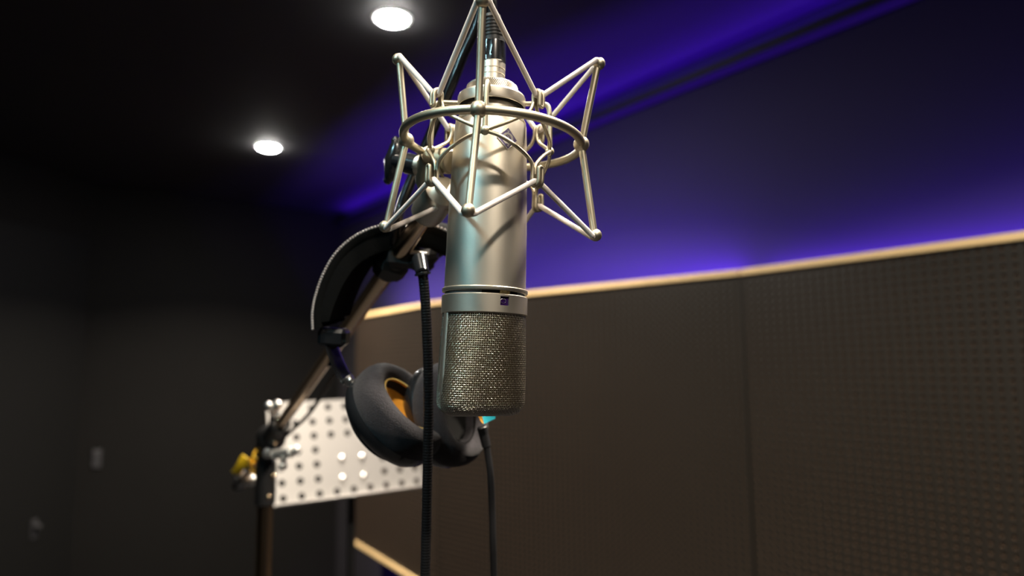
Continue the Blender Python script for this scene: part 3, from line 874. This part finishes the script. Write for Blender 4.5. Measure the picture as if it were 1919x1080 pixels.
# ------------------------------------------------------------------ headphones
hd0 = .557
hpn = empty('headphones', at(790, 640, hd0))
tag(hpn, 'black headphones with charcoal velour pads and orange lining, hanging behind the microphone', 'headphones')
def hb(mb, name, m, **k): return to_local(hpn, mb).build(name, m, hpn, **k)
# headband arc, centre line in pixels
arc = [(616, 618), (615, 580), (622, 545), (636, 508), (658, 473), (690, 446), (730, 429), (785, 421), (835, 430), (880, 455), (915, 490), (938, 530), (950, 575), (955, 620)]
ap = spline([at(x, y, hd0 + .01 * math.sin(i / 13 * PI)) for i, (x, y) in enumerate(arc)], 8)
ctr = at(785, 600, hd0)
bw = camdir(-.30, -.12, 1).normalized()     # width direction of the band, towards the viewer
def band(half_w, t_in, t_out, a, b, name, m, pad=0):
    mb = MB(); seq = ap[a:b]; vs = []; n_ = 12
    for i, p in enumerate(seq):
        T = (seq[min(i + 1, len(seq) - 1)] - seq[max(i - 1, 0)]).normalized()
        out = T.cross(bw); out = out.normalized()
        if out.dot(p - ctr) < 0: out = -out
        W = bw
        e = 1
        if pad: e = min(1, .55 + .45 * math.sin(PI * min(1, max(0, (i + .5) / len(seq)))) ** .4)
        for (u, v) in ((-1, -.6), (-.92, -1), (0, -1.12), (.92, -1), (1, -.6), (1, .6), (.92, 1), (0, 1.06), (-.92, 1), (-1, .6)):
            rad = (t_out if v > 0 else t_in * e) * abs(v) * (1 if v > 0 else -1)
            vs.append(p + W * u * half_w + out * rad)
    m_ = 10
    fs = [(i * m_ + k, i * m_ + (k + 1) % m_, (i + 1) * m_ + (k + 1) % m_, (i + 1) * m_ + k) for i in range(len(seq) - 1) for k in range(m_)]
    fs += [tuple(range(m_))[::-1], tuple((len(seq) - 1) * m_ + k for k in range(m_))]
    mb.add(vs, fs); return hb(mb, name, m)
band(.019, .0050, .0025, 2, len(ap) - 2, 'headband', LEATHER)
band(.0178, .0175, .0, 4, len(ap) - 4, 'headband_pad', LEATHER, 1)
# beaded piping on the near outer edge
mb = MB(); dist = 0; last = None
for i in range(2, len(ap) - 3):
    p, p2 = ap[i], ap[i + 1]; T = (p2 - p).normalized(); out = T.cross(bw).normalized()
    if out.dot(p - ctr) < 0: out = -out
    L_ = (p2 - p).length; nb = max(1, round(L_ / .0030))
    for j in range(nb):
        c = p.lerp(p2, j / nb) + bw * .0185 + out * .0028; mb.ball(c, .00110, 8)
hb(mb, 'piping', BEAD)['label'] = 'beaded grey piping along the headband edge'
def cup(C, n, major, side, name_pts):
    """C: centre of the pad face; n: facing direction; major: long axis"""
    Mx = frame_to(C, n, major)
    A_, B_ = .0335, .0285
    mb = MB(); path = [Mx @ V((A_ * math.cos(2 * PI * k / 72), B_ * math.sin(2 * PI * k / 72), -.0135)) for k in range(72)]
    mb.tube(path, 1, 20, closed=True, flat=(V(n), .0155, .0100))
    cupb = MB()
    cupb.lathe([(.030, -0.0200), (.0425, -0.0205), (.0436, -0.0235), (.0430, -0.0285), (.0395, -0.0340), (.0340, -0.0375), (.0290, -0.0385), (.0285, -0.0425), (.0240, -0.0435), (.001, -0.0438)], 64, Mx, 1, .86)
    c = hb(cupb, 'ear_cup', BLACKM, angle=40)
    pd = mb; to_local(hpn, pd); pad = pd.build('ear_pad', VELOUR, c); pad['label'] = 'charcoal velour ear pad'
    ln = MB(); ln.lathe([(.0252, -.0035), (.0250, -.0070), (.0252, -.0118), (.020, -.0132), (.001, -.0135)], 64, Mx, 1, .80, capb=False)
    to_local(hpn, ln); l = ln.build('lining', ORANGE if side < 0 else DARK, c); l['label'] = 'orange cloth lining' if side < 0 else 'black lining'
    hub = MB(); hub.lathe([(.012, -.043), (.0125, -.0455), (.010, -.047)], 32, Mx); to_local(hpn, hub); hub.build('cap_disc', RUBBER, c)
    return c, Mx
nL = camdir(.70, .64, .27); CL = at(771, 752, .538)
cupL, ML = cup(CL, nL, camdir(.72, -.69, 0), -1, None)
# bright folded edge of the lining
ln = MB(); ln.tube([ML @ V((.0250 * math.cos(t), .0200 * math.sin(t), -.0035)) for t in [2 * PI * k / 60 for k in range(60)]], .0008, 8, closed=True)
to_local(hpn, ln); ln.build('lining_edge', mat('pale orange hem', (.95, .68, .22), 0, .6), cupL)
nR = camdir(.86, .25, .52); CR = at(868, 772, .560)
cupR, MR = cup(CR, nR, camdir(.36, -.93, 0), 1, None)
# cyan tag on the far side of the right cup, orange hem beside it
def quad(P_, m, name, parent, th=.0008):
    mb = MB(); n_ = (P_[1] - P_[0]).cross(P_[2] - P_[0]).normalized() * th
    vs = P_ + [p + n_ for p in P_]; mb.add(vs, [(0, 1, 2, 3), (7, 6, 5, 4)] + [(i, (i + 1) % 4, (i + 1) % 4 + 4, i + 4) for i in range(4)])
    to_local(hpn, mb); return mb.build(name, m, parent, False)
dq = .522
quad([at(900, 768, dq), at(931, 762, dq + .006), at(928, 785, dq + .006), at(907, 795, dq)], CYAN, 'side_tag', cupR)['label'] = 'cyan cloth tag'
quad([at(889, 768, dq - .001), at(901, 768, dq), at(907, 795, dq), at(903, 792, dq - .001)], ORANGE, 'tag_hem', cupR)['label'] = 'orange hem'
# yokes and sliders
def yoke(pA, pB, pC, name='yoke'):
    mb = MB(); mb.tube(spline([pA, pA.lerp(pB, .5) + (pA - ctr).normalized() * .004, pB], 8), 1, 10, flat=(bw, .0085, .0013))
    return mb
mb = MB(); Rb = Matrix((RT, -fw, UP)).transposed()
mb.box(at(626, 632, hd0 - .004), (.0225, .020, .0145), Rb @ Matrix.Rotation(math.radians(4), 3, 'Y'), .003); mb.ball(at(603, 618, hd0 - .012), .0018, 10)
sl = hb(mb, 'slider_block', BLACKM)
mb = MB(); mb.tube(spline([at(621, 645, hd0 - .004), at(628, 668, hd0 - .004), at(640, 695, hd0 - .002), at(653, 716, hd0 - .002)], 8), 1, 12, flat=(bw, .0095, .0016)); hb(mb, 'yoke', BLACKM)
mb = MB(); mb.cyl(at(650, 706, hd0 - .010), at(660, 720, hd0 - .010), .0042, 18, .0042, .0008); mb.ball(at(656, 713, hd0 - .014), .0022, 12); hb(mb, 'hinge', SILVER)
mb = MB(); mb.tube(spline([at(655, 716, hd0 - .002), at(664, 760, hd0 + .012), at(688, 808, hd0 + .014), at(710, 842, hd0 + .010)], 8), 1, 12, flat=(camdir(.3, 0, 1), .0060, .0018)); hb(mb, 'yoke_arm', BLACKM)
mb = MB(); mb.box(at(944, 632, hd0), (.0225, .020, .0145), Rb, .003); hb(mb, 'slider_block', BLACKM)
mb = MB(); mb.tube(spline([at(942, 645, hd0), at(938, 680, hd0 + .005), at(925, 710, hd0 + .01), at(905, 740, hd0 + .025)], 8), 1, 12, flat=(bw, .0095, .0016)); hb(mb, 'yoke', BLACKM)
# cord from the right cup
mb = MB(); mb.cyl(at(903, 800, .540), at(912, 838, .540), .0042, 16, .0036, .0006)
mb.tube(spline([at(909, 820, .540), at(914, 850, .540), at(919, 890, .540), at(922, 950, .545), at(924, 1020, .545), at(926, 1090, .55), at(935, 1250, .56), at(960, 1500, .58)], 10), .0028, 14)
hb(mb, 'cord', RUBBER)

# ------------------------------------------------------------------ music stand
mBL = at(514, 952, 1.50); mBR = at(797, 913, 1.72); mTL = at(522, 755, 1.60)
ux = (mBR - mBL); Wd = ux.length; ux.normalize(); uz = (mTL - mBL); uz = uz - ux * uz.dot(ux); Hd = uz.length; uz.normalize(); uy = uz.cross(ux)
if uy.dot(fw) < 0: uy = -uy
MD = Matrix(((ux.x, uy.x, uz.x, mBL.x), (ux.y, uy.y, uz.y, mBL.y), (ux.z, uy.z, uz.z, mBL.z), (0, 0, 0, 1)))
cbot = mBL + ux * Wd * .52
ms = empty('music_stand', V((cbot.x, cbot.y + .06, 0)))
tag(ms, 'music stand with a light grey perforated metal desk, behind the headphones', 'music stand')
mb = MB(); nX = 9; pxx = Wd / nX; nZ = 7; pzz = Hd / nZ
perf_cells(mb, Wd, Hd, pxx * .999, pzz * .999, .0165, .0016, skip=lambda i, j: (i in (3, 4, 5) and j in (1, 2, 3)), through=True)
mb.v = [tuple(MD @ V(p)) for p in mb.v]; to_local(ms, mb).build('desk', [WHITEM, WHITEM], ms, smooth=False)
mb = MB()
def dp(x, y, off=0):
    # point of the desk plane under a photo pixel
    v = (fw + (x - 959.5) / F * RT + (540 - y) / F * UP); t = (mBL - EYE).dot(uy) / v.dot(uy); return EYE + v * t - uy * off
mb = MB(); mb.box(MD @ V((Wd / 2, -.014, .001)), (Wd, .030, .002), Matrix((ux, uy, uz)).transposed(), .0006); to_local(ms, mb).build('ledge', WHITEM, ms)
for (x, y) in ((641, 860), (679, 857), (643, 898), (682, 893)):
    mb = MB(); p = dp(x, y, .001); Mx_ = frame_to(p, -uy); mb.lathe([(.0075, -.001), (.0075, .0010), (.0055, .0028), (.002, .0036)], 20, Mx_)
    to_local(ms, mb).build('screw_head', SILVER, ms)
mb = MB(); plate = MD @ V((Wd * .5, .012, Hd * .36)); mb.box(plate, (.12, .02, .10), Matrix((ux, uy, uz)).transposed(), .004); 
pb = V((plate.x, plate.y + .035, 0)); mb.cyl(plate + V((0, 0, 0)), V((pb.x, pb.y, plate.z - .03)), .012, 18); to_local(ms, mb).build('bracket', SATBLK, ms)
mb = MB(); mb.cyl(V((pb.x, pb.y, .05)), V((pb.x, pb.y, plate.z - .02)), .010, 24); to_local(ms, mb).build('pole', SATBLK, ms)
for k in range(3):
    a = math.radians(90 + 120 * k); dv = V((math.cos(a), math.sin(a), 0)); mb = MB()
    mb.tube([V((pb.x, pb.y, .16)) + dv * .008, V((pb.x, pb.y, .06)) + dv * .16, V((pb.x, pb.y, .010)) + dv * .25], .007, 12); to_local(ms, mb).build('leg', SATBLK, ms)

# ------------------------------------------------------------------ the room's other downlights (out of the frame), plus one added cool lamp
def lamp(p, power, col, size=.07, name='downlight_or_added_lamp', spread=150):
    l = bpy.data.lights.new(name, 'AREA'); l.shape = 'DISK'; l.size = size; l.energy = power; l.color = col; l.spread = math.radians(spread)
    o = bpy.data.objects.new(name, l); COL.objects.link(o); o.location = p; return o
WARM = (1, .87, .71)
row = (d2 - d1); row.z = 0
for k, pw in ((0, 22), (1, 36), (-1, 27), (-2, 3)):
    q_ = d1 + row * k; lamp((q_.x, q_.y, CEIL - .0125), pw, WARM, .062 if k in (0, 1) else .10, spread=125)
lamp((.42, -.42, CEIL - .0125), 20, WARM, .10, spread=125)
lamp((-.25, .14, CEIL - .0125), 7, WARM, .10, spread=125)
added_cool_lamp = lamp((-.85, -.38, CEIL - .03), .95, (.45, .88, 1.0), .12, spread=60)  # added lamp without a real fixture, only for a teal reflection on the microphone
added_cool_lamp.rotation_euler = (MP.translation - added_cool_lamp.location).to_track_quat('-Z', 'Y').to_euler()

w = bpy.data.worlds.new('world'); SC.world = w; w.use_nodes = True
w.node_tree.nodes['Background'].inputs[0].default_value = (.02, .02, .03, 1); w.node_tree.nodes['Background'].inputs[1].default_value = .3
SC.view_settings.view_transform = 'Standard'; SC.view_settings.look = 'None'; SC.view_settings.gamma = 1; SC.view_settings.exposure = 0
SC.view_settings.use_curve_mapping = False
